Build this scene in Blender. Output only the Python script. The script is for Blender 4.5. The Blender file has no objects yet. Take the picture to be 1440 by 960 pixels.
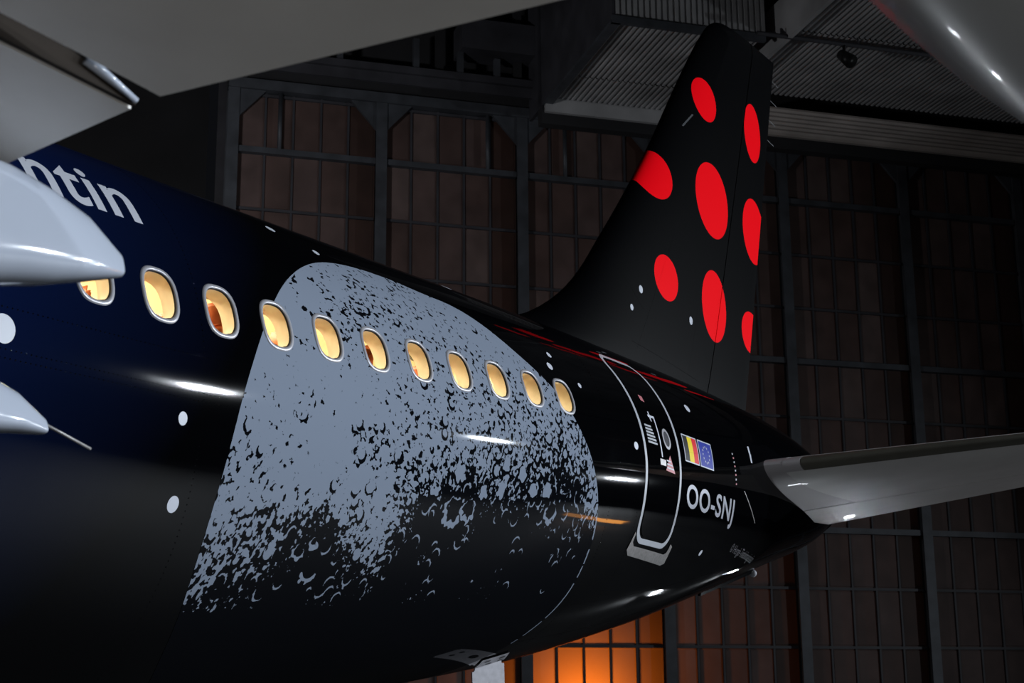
import bpy, bmesh, math, random
import numpy as np
from mathutils import Vector, Matrix

random.seed(7)
rng = np.random.default_rng(11)
S = bpy.context.scene
COL = S.collection
PI = math.pi
ZO = 3.9                       # height of the fuselage centre line above the floor

# ------------------------------------------------------------------ camera
cam_data = bpy.data.cameras.new('camera')
cam = bpy.data.objects.new('camera', cam_data)
COL.objects.link(cam)
cam_data.sensor_width = 36.0
cam_data.lens = 2150 / 1440 * 36
cam_data.clip_start = 0.05
cam_data.clip_end = 400
_yaw, _pitch, _roll = math.radians(56.372), math.radians(13.706), math.radians(-0.451)
_f = Vector((math.sin(_yaw)*math.cos(_pitch), math.cos(_yaw)*math.cos(_pitch), math.sin(_pitch)))
_r = Vector((math.cos(_yaw), -math.sin(_yaw), 0))
_u = _r.cross(_f)
_c, _s = math.cos(_roll), math.sin(_roll)
_r2 = _r*_c + _u*_s
_u2 = -_r*_s + _u*_c
CAM = Vector((-6.430, -8.796, -1.992 + ZO))
_m = Matrix((_r2, _u2, -_f)).transposed().to_4x4()
_m.translation = CAM
cam.matrix_world = _m
cam_data.dof.use_dof = True
cam_data.dof.focus_distance = 12.5
cam_data.dof.aperture_fstop = 5.6
S.camera = cam

# ------------------------------------------------------------------ world and lights
world = bpy.data.worlds.new('hangar_ambient_fill')
S.world = world
world.use_nodes = True
world.node_tree.nodes['Background'].inputs[0].default_value = (0.55, 0.6, 0.75, 1)
world.node_tree.nodes['Background'].inputs[1].default_value = 0.006  # faint even fill added in place of indoor ambient light
S.view_settings.view_transform = 'Standard'
S.view_settings.look = 'None'
S.view_settings.gamma = 1.0
S.view_settings.use_curve_mapping = False
S.view_settings.exposure = 0.0

def area_light(name, loc, target, sx, sy, power, color, spread=180):
    l = bpy.data.lights.new(name, 'AREA')
    l.shape = 'RECTANGLE'; l.size = sx; l.size_y = sy; l.energy = power; l.color = color
    l.spread = math.radians(spread)
    o = bpy.data.objects.new(name, l); COL.objects.link(o)
    o.location = loc
    d = Vector(target) - Vector(loc)
    o.rotation_euler = d.to_track_quat('-Z', 'Y').to_euler()
    return o

COOL = (0.86, 0.93, 1.0)
for lx, ly in ((-16.5, -22.0), (-4.5, -22.0), (7.8, -21.6), (19.7, -21.5), (31.4, -21.0), (48.0, -21.5)):
    area_light('hangar_flood_light', (lx, ly, (6.0 if lx < 45 else 2.7) + ZO), (lx - 18, -2, 3.5), 0.8, 0.4, 1150, COOL, 100)
# sodium lamp low in front of the door wall and another standing on the apron side
HD = Vector((math.sin(math.radians(129.5)), math.cos(math.radians(129.5)), 0))   # along the door wall
HN = Vector((-HD.y, HD.x, 0))                                                     # away from the camera
HO = Vector((CAM.x, CAM.y, CAM.z))
def hw(h, d, z):                # wall frame: h along, d away from camera, z above camera height
    return HO + HD*h + HN*d + Vector((0, 0, z))
def point_light(name, loc, power, color, r=0.2):
    l = bpy.data.lights.new(name, 'POINT'); l.energy = power; l.color = color; l.shadow_soft_size = r
    o = bpy.data.objects.new(name, l); COL.objects.link(o); o.location = loc
    return o
area_light('sodium_light', hw(16.9, 49.6, 0.2), hw(16.9, 47.0, 0.9), 1.6, 1.2, 500, (1.0, 0.33, 0.03))   # outside, behind the door panels
area_light('sodium_work_light', (23.5, -9.6, 0.5), (5, -2, 3.5), 2.2, 0.35, 25, (1.0, 0.38, 0.06))
area_light('tail_work_light', (18.0, 0.8, 0.35), (6.5, -1.0, 3.2), 0.35, 0.22, 6, COOL, 100)
area_light('door_work_light', (37.0, 7.0, 0.5), (12, -2.5, 4.9), 0.3, 0.25, 10, COOL, 70)
area_light('wing_fill_light', (-11.5, -13.0, 0.6), (-4.2, -6.2, 3.4), 0.6, 0.4, 65, (1.0, 0.95, 0.88), 120)  # unseen fill, added to brighten flap undersides over the dark floor
area_light('side_fill_light', hw(-3, 31, 12), hw(8, 48, 16), 1.2, 0.6, 560, (0.95, 0.96, 1.0), 140)  # unseen fill, added to brighten the door wall's left bays and soffit
# cabin light strip
area_light('cabin_light', (-0.2, 0.0, 1.49 + ZO), (-0.2, 0.0, 0), 11.0, 0.5, 480, (1.0, 0.90, 0.62))

# ------------------------------------------------------------------ helpers
def new_mat(name, color=(0.5, 0.5, 0.5), rough=0.5, metal=0.0, coat=0.0, spec=0.5, emit=None):
    m = bpy.data.materials.new(name); m.use_nodes = True
    b = m.node_tree.nodes['Principled BSDF']
    b.inputs['Base Color'].default_value = (*color, 1)
    b.inputs['Roughness'].default_value = rough
    b.inputs['Metallic'].default_value = metal
    b.inputs['Coat Weight'].default_value = coat
    b.inputs['Coat Roughness'].default_value = 0.04
    b.inputs['Specular IOR Level'].default_value = spec
    return m
def nodes(m): return m.node_tree.nodes, m.node_tree.links, m.node_tree.nodes['Principled BSDF']
def vary(m, scale=4.0, amount=0.3, detail=4, rough_var=0.0, bump=0.0, bump_scale=60):
    """multiply the base colour by object-space noise, optional fine relief"""
    N, L, b = nodes(m)
    tc = N.new('ShaderNodeTexCoord'); nz = N.new('ShaderNodeTexNoise')
    nz.inputs['Scale'].default_value = scale; nz.inputs['Detail'].default_value = detail
    L.new(tc.outputs['Object'], nz.inputs['Vector'])
    mr = N.new('ShaderNodeMapRange'); mr.inputs[1].default_value = .3; mr.inputs[2].default_value = .7
    mr.inputs[3].default_value = 1-amount; mr.inputs[4].default_value = 1+amount
    L.new(nz.outputs['Fac'], mr.inputs[0])
    mx = N.new('ShaderNodeVectorMath'); mx.operation = 'SCALE'
    mx.inputs[0].default_value = b.inputs['Base Color'].default_value[:3]
    L.new(mr.outputs[0], mx.inputs['Scale']); L.new(mx.outputs[0], b.inputs['Base Color'])
    if bump:
        n2 = N.new('ShaderNodeTexNoise'); n2.inputs['Scale'].default_value = bump_scale; n2.inputs['Detail'].default_value = 3
        L.new(tc.outputs['Object'], n2.inputs['Vector'])
        bp = N.new('ShaderNodeBump'); bp.inputs['Strength'].default_value = bump; bp.inputs['Distance'].default_value = 0.01
        L.new(n2.outputs['Fac'], bp.inputs['Height']); L.new(bp.outputs[0], b.inputs['Normal'])
    return m

def mesh_np(name, V, F, mat, parent=None, normals=None, smooth=True):
    """V (n,3), F list/array of faces"""
    me = bpy.data.meshes.new(name)
    me.from_pydata(np.asarray(V, float).tolist(), [], [tuple(map(int, f)) for f in F])
    me.materials.append(mat)
    if smooth: me.polygons.foreach_set('use_smooth', np.ones(len(me.polygons), bool))
    me.update()
    if normals is not None:
        me.normals_split_custom_set_from_vertices([tuple(n) for n in np.asarray(normals, float)])
    o = bpy.data.objects.new(name, me); COL.objects.link(o)
    if parent: o.parent = parent
    return o
def bm_obj(name, bm, mat, parent=None, smooth=False):
    me = bpy.data.meshes.new(name); bm.normal_update(); bm.to_mesh(me); bm.free()
    me.materials.append(mat)
    if smooth: me.polygons.foreach_set('use_smooth', np.ones(len(me.polygons), bool))
    o = bpy.data.objects.new(name, me); COL.objects.link(o)
    if parent: o.parent = parent
    return o
def empty(name, loc=(0, 0, 0), parent=None):
    o = bpy.data.objects.new(name, None); COL.objects.link(o); o.location = loc
    o.empty_display_size = 0.3
    if parent: o.parent = parent
    return o
def tag(o, label=None, cat=None, group=None, kind=None):
    if label: o['label'] = label
    if cat: o['category'] = cat
    if group: o['group'] = group
    if kind: o['kind'] = kind
    return o
def add_box(bm, o, ax, ay, az):
    """box from corner o along three edge vectors"""
    o, ax, ay, az = Vector(o), Vector(ax), Vector(ay), Vector(az)
    v = [bm.verts.new(o + ax*i + ay*j + az*k) for k in (0, 1) for j in (0, 1) for i in (0, 1)]
    for f in ((0, 2, 3, 1), (4, 5, 7, 6), (0, 1, 5, 4), (2, 6, 7, 3), (0, 4, 6, 2), (1, 3, 7, 5)):
        bm.faces.new([v[i] for i in f])
def add_tube(bm, a, b, r, n=8, r2=None):
    a, b = Vector(a), Vector(b); d = (b-a).normalized()
    q = d.orthogonal().normalized(); w = d.cross(q); r2 = r if r2 is None else r2
    A = [bm.verts.new(a + (q*math.cos(t)+w*math.sin(t))*r) for t in [2*PI*i/n for i in range(n)]]
    B = [bm.verts.new(b + (q*math.cos(t)+w*math.sin(t))*r2) for t in [2*PI*i/n for i in range(n)]]
    for i in range(n): bm.faces.new((A[i], A[(i+1) % n], B[(i+1) % n], B[i]))
    bm.faces.new(A[::-1]); bm.faces.new(B)
def wbox(bm, h0, h1, d0, d1, z0, z1):
    add_box(bm, hw(h0, d0, z0), HD*(h1-h0), HN*(d1-d0), Vector((0, 0, z1-z0)))
def recalc(bm): bmesh.ops.recalc_face_normals(bm, faces=bm.faces)

# ------------------------------------------------------------------ fuselage surface
def nat(K, V, X):
    K = np.asarray(K, float); V = np.asarray(V, float)
    d = np.diff(V)/np.diff(K); m = np.zeros(len(K)); m[0] = d[0]; m[-1] = d[-1]
    for i in range(1, len(K)-1):
        h0, h1 = K[i]-K[i-1], K[i+1]-K[i]
        m[i] = 0 if d[i-1]*d[i] <= 0 else 3*(h0+h1)/((2*h1+h0)/d[i-1]+(h1+2*h0)/d[i])
    X = np.asarray(X, float); i = np.clip(np.searchsorted(K, X)-1, 0, len(K)-2)
    h = K[i+1]-K[i]; t = (X-K[i])/h
    return V[i]*(1+2*t)*(1-t)**2 + m[i]*h*t*(1-t)**2 + V[i+1]*t*t*(3-2*t) + m[i+1]*h*t*t*(t-1)
KX = [-12, 0, 2, 4, 6, 8, 10, 12, 14, 15.0]
KW = [1.975, 1.975, 1.975, 1.972, 1.91, 1.76, 1.50, 1.12, .62, .33]
KT = [1.975, 1.975, 1.975, 1.975, 1.97, 1.95, 1.92, 1.86, 1.70, 1.55]
KB = [-2.165, -2.165, -2.0, -1.8, -1.538, -1.162, -.7, -.212, .27, .605]
def surf0(X, th):
    X = np.asarray(X, float); th = np.asarray(th, float)
    w, zt, zb = nat(KX, KW, X), nat(KX, KT, X), nat(KX, KB, X)
    zc = zt - (zt-zb)*(1.975/4.14); s = np.sin(th)
    return np.stack([X+0*th, -w*np.cos(th), ZO + zc + np.where(s > 0, (zt-zc)*s, (zc-zb)*s)], -1)
def surfn(X, th):
    e = 2e-3
    a = surf0(X+e, th)-surf0(X-e, th); b = surf0(X, np.asarray(th)+e)-surf0(X, np.asarray(th)-e)
    n = np.cross(b, a); n /= np.linalg.norm(n, axis=-1, keepdims=True)
    # outward: point away from the axis
    P = surf0(X, th); c = P.copy(); c[..., 1] = 0; c[..., 2] = ZO + .3
    flip = ((P-c)*n).sum(-1) < 0
    n[flip] *= -1
    return n
def surf(X, th, off=0.0):
    X = np.asarray(X, float); th = np.asarray(th, float)
    return surf0(X, th) + np.asarray(off)[..., None]*surfn(X, th) if np.ndim(off) else surf0(X, th) + off*surfn(X, th)
def th_of_z(X, z):
    w, zt, zb = nat(KX, KW, X), nat(KX, KT, X), nat(KX, KB, X)
    zc = zt - (zt-zb)*(1.975/4.14)
    return np.arcsin(np.clip(np.where(z > zc, (z-zc)/(zt-zc), (z-zc)/(zc-zb)), -1, 1))
R0 = 1.975

# ------------------------------------------------------------------ materials
M = {}
# hull paint: navy towards the nose fading to black
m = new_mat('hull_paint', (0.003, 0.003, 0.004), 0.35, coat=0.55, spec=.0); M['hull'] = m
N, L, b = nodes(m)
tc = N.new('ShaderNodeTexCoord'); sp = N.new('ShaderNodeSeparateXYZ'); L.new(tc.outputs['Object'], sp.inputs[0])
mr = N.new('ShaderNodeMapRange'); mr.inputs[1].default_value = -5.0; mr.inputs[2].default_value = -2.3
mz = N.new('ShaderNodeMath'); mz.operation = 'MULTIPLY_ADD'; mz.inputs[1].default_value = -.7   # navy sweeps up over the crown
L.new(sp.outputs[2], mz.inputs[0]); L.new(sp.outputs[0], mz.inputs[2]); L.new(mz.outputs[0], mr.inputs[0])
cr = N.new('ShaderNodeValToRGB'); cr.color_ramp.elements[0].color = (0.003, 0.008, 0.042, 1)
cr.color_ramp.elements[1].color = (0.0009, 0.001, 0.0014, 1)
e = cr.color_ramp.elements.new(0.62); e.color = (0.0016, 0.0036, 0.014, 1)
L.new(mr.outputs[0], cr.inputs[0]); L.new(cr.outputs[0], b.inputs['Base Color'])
nz = N.new('ShaderNodeTexNoise'); nz.inputs['Scale'].default_value = 2.2; nz.inputs['Detail'].default_value = 1
L.new(tc.outputs['Object'], nz.inputs['Vector'])
bp_ = N.new('ShaderNodeBump'); bp_.inputs['Strength'].default_value = 0.08; bp_.inputs['Distance'].default_value = 0.02
L.new(nz.outputs['Fac'], bp_.inputs['Height']); L.new(bp_.outputs[0], b.inputs['Normal']); L.new(bp_.outputs[0], b.inputs['Coat Normal'])
M['black'] = new_mat('black_gloss_paint', (0.0009, 0.001, 0.0014), 0.35, coat=0.55, spec=.0)
# moon print
m = new_mat('moon_print_ink', (0.2, 0.22, 0.25), 0.5, coat=0.2, spec=.0); M['moon'] = m
N, L, b = nodes(m)
at = N.new('ShaderNodeAttribute'); at.attribute_name = 'ink'
mr = N.new('ShaderNodeMapRange'); mr.inputs[1].default_value = -.03; mr.inputs[2].default_value = .03
mx = N.new('ShaderNodeMix'); mx.data_type = 'RGBA'
mx.inputs[6].default_value = (0.0028, 0.0032, 0.0045, 1); mx.inputs[7].default_value = (0.175, 0.208, 0.268, 1)
L.new(at.outputs['Fac'], mr.inputs[0]); L.new(mr.outputs[0], mx.inputs[0]); L.new(mx.outputs[2], b.inputs['Base Color'])
M['print_grey'] = new_mat('grey_lettering', (0.42, 0.44, 0.50), 0.4, coat=0.15, spec=.2)
M['star'] = new_mat('pale_spot_paint', (0.50, 0.53, 0.60), 0.4, coat=0.15, spec=.2)
M['outline'] = new_mat('door_outline_paint', (0.36, 0.38, 0.42), 0.4, coat=0.15, spec=.2)
M['frame'] = new_mat('window_frame_grey', (0.33, 0.33, 0.36), 0.35, metal=0.3)
M['gasket'] = new_mat('window_gasket', (0.012, 0.011, 0.010), 0.6)
M['reveal'] = vary(new_mat('cabin_reveal_cream', (0.80, 0.74, 0.58), 0.6), 9, .06)
M['lining'] = vary(new_mat('cabin_lining_cream', (0.78, 0.72, 0.56), 0.6), 3, .08)
M['seat'] = vary(new_mat('seat_leather', (0.62, 0.16, 0.05), 0.5), 12, .1)
# window pane: clear with a faint reflection
m = bpy.data.materials.new('window_pane'); m.use_nodes = True; N = m.node_tree.nodes; L = m.node_tree.links
N.remove(N['Principled BSDF']); tr = N.new('ShaderNodeBsdfTransparent'); gl = N.new('ShaderNodeBsdfGlossy')
gl.inputs['Roughness'].default_value = 0.03; fr = N.new('ShaderNodeFresnel'); fr.inputs[0].default_value = 1.45
tr.inputs[0].default_value = (.93, .93, .9, 1)
ms = N.new('ShaderNodeMixShader'); L.new(fr.outputs[0], ms.inputs[0]); L.new(tr.outputs[0], ms.inputs[1]); L.new(gl.outputs[0], ms.inputs[2])
L.new(ms.outputs[0], N['Material Output'].inputs[0]); M['pane'] = m
# fin paint with red spots
DOTS = [(11.427, 6.205, .335, .315), (13.117, 6.272, .34, .446), (9.90, 4.69, .42, .345), (11.503, 4.76, .537, .527),
        (9.991, 3.307, .32, .297), (13.08, 4.755, .46, .484), (11.47, 3.273, .42, .488), (12.87, 3.21, .37, .30)]
m = new_mat('fin_paint', (0.0022, 0.0024, 0.0034), 0.4, coat=0.22, spec=.02); M['fin'] = m
N, L, b = nodes(m)
tc = N.new('ShaderNodeTexCoord'); acc = None
for cx, cz, rx, rz in DOTS:
    mp = N.new('ShaderNodeMapping'); mp.vector_type = 'TEXTURE'
    mp.inputs['Location'].default_value = (cx, 0, cz + ZO); mp.inputs['Scale'].default_value = (rx, 1000, rz)
    L.new(tc.outputs['Object'], mp.inputs[0])
    ln = N.new('ShaderNodeVectorMath'); ln.operation = 'LENGTH'; L.new(mp.outputs[0], ln.inputs[0])
    if acc is None: acc = ln.outputs['Value']
    else:
        mi = N.new('ShaderNodeMath'); mi.operation = 'MINIMUM'; L.new(acc, mi.inputs[0]); L.new(ln.outputs['Value'], mi.inputs[1]); acc = mi.outputs[0]
mr = N.new('ShaderNodeMapRange'); mr.inputs[1].default_value = 1.006; mr.inputs[2].default_value = .994
L.new(acc, mr.inputs[0])
mx = N.new('ShaderNodeMix'); mx.data_type = 'RGBA'
mx.inputs[6].default_value = (0.001, 0.0011, 0.0015, 1); mx.inputs[7].default_value = (0.95, 0.002, 0.008, 1)
L.new(mr.outputs[0], mx.inputs[0]); L.new(mx.outputs[2], b.inputs['Base Color'])
M['tail_grey'] = vary(new_mat('tail_underside_grey', (0.66, 0.66, 0.65), 0.42, coat=0.08), 2, .06, bump=.05, bump_scale=25)
M['tail_le'] = vary(new_mat('leading_edge_bare', (0.10, 0.095, 0.075), 0.55), 3, .15)
M['tail_apron'] = new_mat('stabiliser_root_pale', (0.50, 0.48, 0.50), 0.45, coat=.1)
M['wing_grey'] = vary(new_mat('wing_underside_grey', (0.60, 0.585, 0.56), 0.45, coat=0.1), 3, .05, bump=.04, bump_scale=40)
M['flap_side'] = vary(new_mat('flap_end_dark', (0.018, 0.014, 0.011), 0.8, spec=.1), 5, .2)
M['fairing'] = vary(new_mat('fairing_gloss_white', (0.36, 0.40, 0.48), 0.14, coat=0.6), 2, .04)
M['fairing_grey'] = vary(new_mat('fairing_gloss_grey', (0.42, 0.42, 0.41), 0.32, coat=0.15), 2, .04)
M['plate'] = vary(new_mat('scuff_plate_metal', (0.24, 0.235, 0.235), 0.45, metal=.5), 30, .2)
M['white_metal'] = vary(new_mat('panel_white', (0.55, 0.55, 0.6), 0.4), 20, .1)
M['steel'] = vary(new_mat('door_steel_grey', (0.055, 0.06, 0.07), 0.55, metal=.2), 1.5, .3)
M['steel_dark'] = vary(new_mat('dark_steel', (0.035, 0.035, 0.042), 0.6), 1.0, .3)
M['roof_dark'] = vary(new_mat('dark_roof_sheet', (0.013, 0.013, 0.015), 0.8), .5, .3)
M['sheet'] = vary(new_mat('corrugated_sheet', (0.36, 0.36, 0.365), 0.55, metal=.15), .6, .25)
M['sheet_warm'] = vary(new_mat('ribbed_sheet_beige', (0.42, 0.37, 0.34), 0.6), .6, .2)
M['concrete'] = vary(new_mat('hangar_floor_concrete', (0.055, 0.055, 0.056), 0.55), .4, .2)
M['panel'] = []
for i, c in enumerate(((0.125, 0.082, 0.075), (0.105, 0.064, 0.056), (0.150, 0.105, 0.096), (0.060, 0.031, 0.024))):
    mm = new_mat('door_panel_%s' % ('rust', 'brown', 'rose', 'umber')[i], c, 0.65)
    N, L, b = nodes(mm)
    tc = N.new('ShaderNodeNewGeometry'); w1 = N.new('ShaderNodeTexWave'); w1.inputs['Scale'].default_value = 9; w1.bands_direction = 'Z'; w1.inputs['Distortion'].default_value = 2
    nz = N.new('ShaderNodeTexNoise'); nz.inputs['Scale'].default_value = 1.2; nz.inputs['Detail'].default_value = 5
    L.new(tc.outputs['Position'], w1.inputs['Vector']); L.new(tc.outputs['Position'], nz.inputs['Vector'])
    ad = N.new('ShaderNodeMath'); ad.operation = 'MULTIPLY_ADD'; ad.inputs[1].default_value = .25
    L.new(w1.outputs['Fac'], ad.inputs[0]); L.new(nz.outputs['Fac'], ad.inputs[2])
    mr = N.new('ShaderNodeMapRange'); mr.inputs[1].default_value = .35; mr.inputs[2].default_value = .9; mr.inputs[3].default_value = .65; mr.inputs[4].default_value = 1.35
    L.new(ad.outputs[0], mr.inputs[0])
    sc = N.new('ShaderNodeVectorMath'); sc.operation = 'SCALE'; sc.inputs[0].default_value = c
    L.new(mr.outputs[0], sc.inputs['Scale']); L.new(sc.outputs[0], b.inputs['Base Color'])
    ts = N.new('ShaderNodeBsdfTranslucent'); ts.inputs[0].default_value = (.30, .17, .10, 1); xs_ = N.new('ShaderNodeMixShader'); xs_.inputs[0].default_value = .3
    L.new(b.outputs[0], xs_.inputs[1]); L.new(ts.outputs[0], xs_.inputs[2]); L.new(xs_.outputs[0], N['Material Output'].inputs[0])
    M['panel'].append(mm)
for k, c in dict(red=(.62, .01, .02), yellow=(.75, .58, .01), blue=(.004, .02, .28), flag_black=(.004, .004, .004), pink=(.45, .16, .18), lamp_black=(.01, .01, .01)).items():
    M[k] = new_mat(k + '_print', c, .4, coat=.1, spec=.2)

# ------------------------------------------------------------------ hangar shell
bm = bmesh.new(); add_box(bm, (-60, -70, -0.2), (140, 0, 0), (0, 150, 0), (0, 0, 0.2))
tag(bm_obj('floor', bm, M['concrete']), kind='structure')
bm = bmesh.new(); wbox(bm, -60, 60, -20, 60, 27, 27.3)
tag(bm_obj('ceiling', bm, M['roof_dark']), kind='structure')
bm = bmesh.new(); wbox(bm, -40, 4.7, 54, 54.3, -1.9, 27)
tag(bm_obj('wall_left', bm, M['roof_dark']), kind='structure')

WD = 48.0                                        # distance of the sliding-door wall
PHI = math.atan2(HD.y, HD.x)
wall = tag(empty('wall_rear', hw(22, WD, -1.9)), kind='structure')
WINV = Matrix.Translation(-wall.location)
def wpart(name, bm, mat, smooth=False):
    o = bm_obj(name, bm, mat, None, smooth); o.parent = wall; o.matrix_parent_inverse = WINV; return o
bm = bmesh.new(); wbox(bm, 4.75, 46, WD+3.0, WD+3.1, -1.9, 27)
wpart('backing_sheet', bm, M['steel_dark'])
H0, BAY, NB = 4.95, 4.97, 8
ROWS = [-1.9] + [0.15 + 1.997*i for i in range(11)]
# five panels across each bay; every panel is its own sheet
pm = {}
def panel_mesh(hgt, mi):
    k = (round(hgt, 2), mi)
    if k not in pm:
        b_ = bmesh.new(); w, t = .93, .05
        loops = []
        for ins, y in ((0, t), (0, 0), (.055, 0), (.065, -.015)):        # thin tray: rim, flange and raised field
            loops.append([b_.verts.new(q) for q in ((-w/2+ins, y, .03+ins), (w/2-ins, y, .03+ins), (w/2-ins, y, hgt-.03-ins), (-w/2+ins, y, hgt-.03-ins))])
        for A_, B_ in zip(loops, loops[1:]):
            for q in range(4): b_.faces.new((A_[q], A_[(q+1) % 4], B_[(q+1) % 4], B_[q]))
        b_.faces.new(loops[-1])
        me = bpy.data.meshes.new('panel'); b_.normal_update(); b_.to_mesh(me); b_.free(); me.materials.append(M['panel'][mi]); pm[k] = me
    return pm[k]
hid_bm = bmesh.new()
def screen(P):
    v = P - CAM; z = v.dot(_f)
    return 720 + 2150*v.dot(_r2)/z, 480 - 2150*v.dot(_u2)/z
def hidden(P):
    x, y = screen(P)
    if x < 300 or x > 1480 or y > 990 or y < 90: return True
    top = np.interp(x, [300, 740, 830, 1010, 1080, 1120], [300, 470, 395, 60, 120, 640])     # behind the aeroplane
    bot = np.interp(x, [560, 760, 1000, 1160, 1170], [958, 905, 820, 745, 0])
    return top + 45 < y < bot - 45
for k in range(NB):
    for i in range(5):
        h = H0 + BAY*k + .16 + .93*(i + .5)
        for r in range(len(ROWS)-1):
            z0, z1 = ROWS[r], ROWS[r+1]
            mi = 3 if i == 4 else rng.choice([0, 1, 1, 2, 0, 1])
            dj = rng.uniform(-.012, .012)
            c = hw(h, WD, (z0+z1)/2)
            if hidden(c):
                wbox(hid_bm, h-.465, h+.465, WD, WD+.05, z0+.03, z1-.03)
            else:
                o = bpy.data.objects.new('panel', panel_mesh(z1-z0, int(mi))); COL.objects.link(o)
                o.parent = wall; o.matrix_parent_inverse = WINV
                o.location = hw(h, WD + dj, z0); o.rotation_euler = (rng.uniform(-.004, .004), 0, PHI + rng.uniform(-.012, .012))
tag(wpart('panel_field', hid_bm, M['panel'][1]), kind='stuff')
for k in range(NB+1):
    h = H0 + BAY*k
    bm = bmesh.new()
    wbox(bm, h-.19, h+.19, WD-.34, WD-.30, -1.9, 20.4); wbox(bm, h-.03, h+.03, WD-.30, WD+.1, -1.9, 20.4); wbox(bm, h-.19, h+.19, WD+.06, WD+.1, -1.9, 20.4)
    wpart('column', bm, M['steel'])
    for sgn in (-1, 1):                            # knee braces under the head beam
        if k == 0 and sgn < 0: continue
        bm = bmesh.new()
        a = [hw(h+sgn*.15, WD-.28, 19.2), hw(h+sgn*.15, WD-.28, 20.2), hw(h+sgn*1.05, WD-.28, 20.2)]
        f1 = [bm.verts.new(p_) for p_ in a]; f2 = [bm.verts.new(p_ + HN*.12) for p_ in a]
        bm.faces.new(f1); bm.faces.new(f2[::-1])
        for q in range(3): bm.faces.new((f1[q], f1[(q+1) % 3], f2[(q+1) % 3], f2[q]))
        recalc(bm); wpart('knee_brace', bm, M['steel'])
    if k == NB: break
    for i in range(1, 5):
        bm = bmesh.new(); hh = h + .16 + .93*i
        wbox(bm, hh-.035, hh+.035, WD-.06, WD+.06, -1.9, 20.2)
        wpart('mullion', bm, M['steel_dark'])
    for r in range(1, len(ROWS)):
        thick = (r-1) % 3 == 0
        t, dep = (.10, .26) if thick else (.045, .09)
        bm = bmesh.new(); wbox(bm, h+.19, h+BAY-.19, WD-dep, WD+.04, ROWS[r]-t, ROWS[r]+t)
        wpart('girt', bm, M['steel'] if thick else M['steel_dark'])
    # down pipe in the upper light of each bay
    if k < 3:
        bm = bmesh.new(); hp = h + (1.55, 3.75, 1.6)[k]
        add_tube(bm, hw(hp, WD-.2, 18.15), hw(hp, WD-.2, 20.2), .07); wpart('drain_pipe', bm, M['steel'], True)
bm = bmesh.new(); wbox(bm, H0-.19, 46, WD-.4, WD+.1, 20.2, 20.55); wpart('head_beam', bm, M['steel'])
# rail and posts over the door heads
bm = bmesh.new(); wbox(bm, 0, 46, WD-1.3, WD-.9, 20.95, 21.2); wbox(bm, 0, 46, WD-1.15, WD-1.05, 20.6, 20.95); wpart('track_rail', bm, M['steel_dark'])
for hp, z1 in ((8.3, 22.2), (10.9, 22.3), (12.45, 22.0), (13.75, 21.9)):
    bm = bmesh.new(); wbox(bm, hp-.1, hp+.1, WD-1.2, WD-1.0, 21.2, z1); wpart('rail_post', bm, M['steel'])
bm = bmesh.new(); wbox(bm, 12.4, 15.6, WD-1.6, WD-.4, 22.0, 23.1); wpart('duct_box', bm, M['steel_dark'])
for hp in (6.5, 11.8, 14.6):
    bm = bmesh.new(); wbox(bm, hp-.12, hp+.12, WD-.9, WD-.6, 21.2, 27); wpart('hanger_post', bm, M['roof_dark'])
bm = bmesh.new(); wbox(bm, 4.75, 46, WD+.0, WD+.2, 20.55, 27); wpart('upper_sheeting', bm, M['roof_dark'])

# lowered soffits of corrugated sheet round the tail slot
soff = tag(empty('ceiling_soffit', hw(17, 42, 20)), kind='structure')
SINV = Matrix.Translation(-soff.location)
def spart(name, bm, mat):
    o = bm_obj(name, bm, mat); o.parent = soff; o.matrix_parent_inverse = SINV; return o
def corrugated(name, h0, h1, d0, d1, z, mat, along='d', per=.19, dep=.045):
    bm = bmesh.new(); u0, u1 = (h0, h1) if along == 'd' else (d0, d1)
    n = max(1, round((u1-u0)/per)); prof = []
    for i in range(n):
        for f_, zz in ((0, 0), (.35, 0), (.5, dep), (.85, dep)): prof.append((u0 + (i+f_)*(u1-u0)/n, zz))
    prof.append((u1, 0)); A, B = [], []
    for u, zz in prof:
        pa, pb = ((u, d0), (u, d1)) if along == 'd' else ((h0, u), (h1, u))
        A.append(bm.verts.new(hw(*pa, z+zz))); B.append(bm.verts.new(hw(*pb, z+zz)))
    for i in range(len(A)-1): bm.faces.new((A[i], A[i+1], B[i+1], B[i]))
    return spart(name, bm, mat)
for hh in np.arange(15.15, 19.6, .95):
    for d0, d1 in ((39.05, 43.35), (43.4, 45.3)):
        corrugated('soffit_sheet', hh, hh+.95, d0, d1, 20.0 + rng.uniform(0, .012), M['sheet'])
for hh in np.arange(20.55, 43, .95):
    for d0, d1 in ((24, 33.0), (33.05, 38.3), (38.35, 43.0)):
        corrugated('soffit_sheet', hh, hh+.95, d0, d1, 20.0 + rng.uniform(0, .012), M['sheet'])
bm = bmesh.new(); wbox(bm, 15.0, 15.12, 39.0, 47.2, 19.9, 27); spart('side_board', bm, M['steel_dark'])
bm = bmesh.new(); wbox(bm, 14.97, 15.25, 38.95, 45.5, 19.82, 19.92); spart('edge_angle', bm, M['steel'])
bm = bmesh.new(); wbox(bm, 15.0, 19.95, 45.35, 45.5, 19.55, 20.15); spart('edge_board', bm, M['sheet'])
bm = bmesh.new(); wbox(bm, 14.97, 19.95, 38.9, 39.05, 19.82, 20.05); spart('edge_angle', bm, M['steel'])
bm = bmesh.new()                                                       # ribbed upright face over the near edge
for i in range(26): wbox(bm, 15.12+i*.19, 15.12+i*.19+.11, 38.98, 39.02, 20.05, 27)
wbox(bm, 15.12, 20.0, 39.02, 39.06, 20.05, 27); spart('upright_sheet', bm, M['sheet'])
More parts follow.
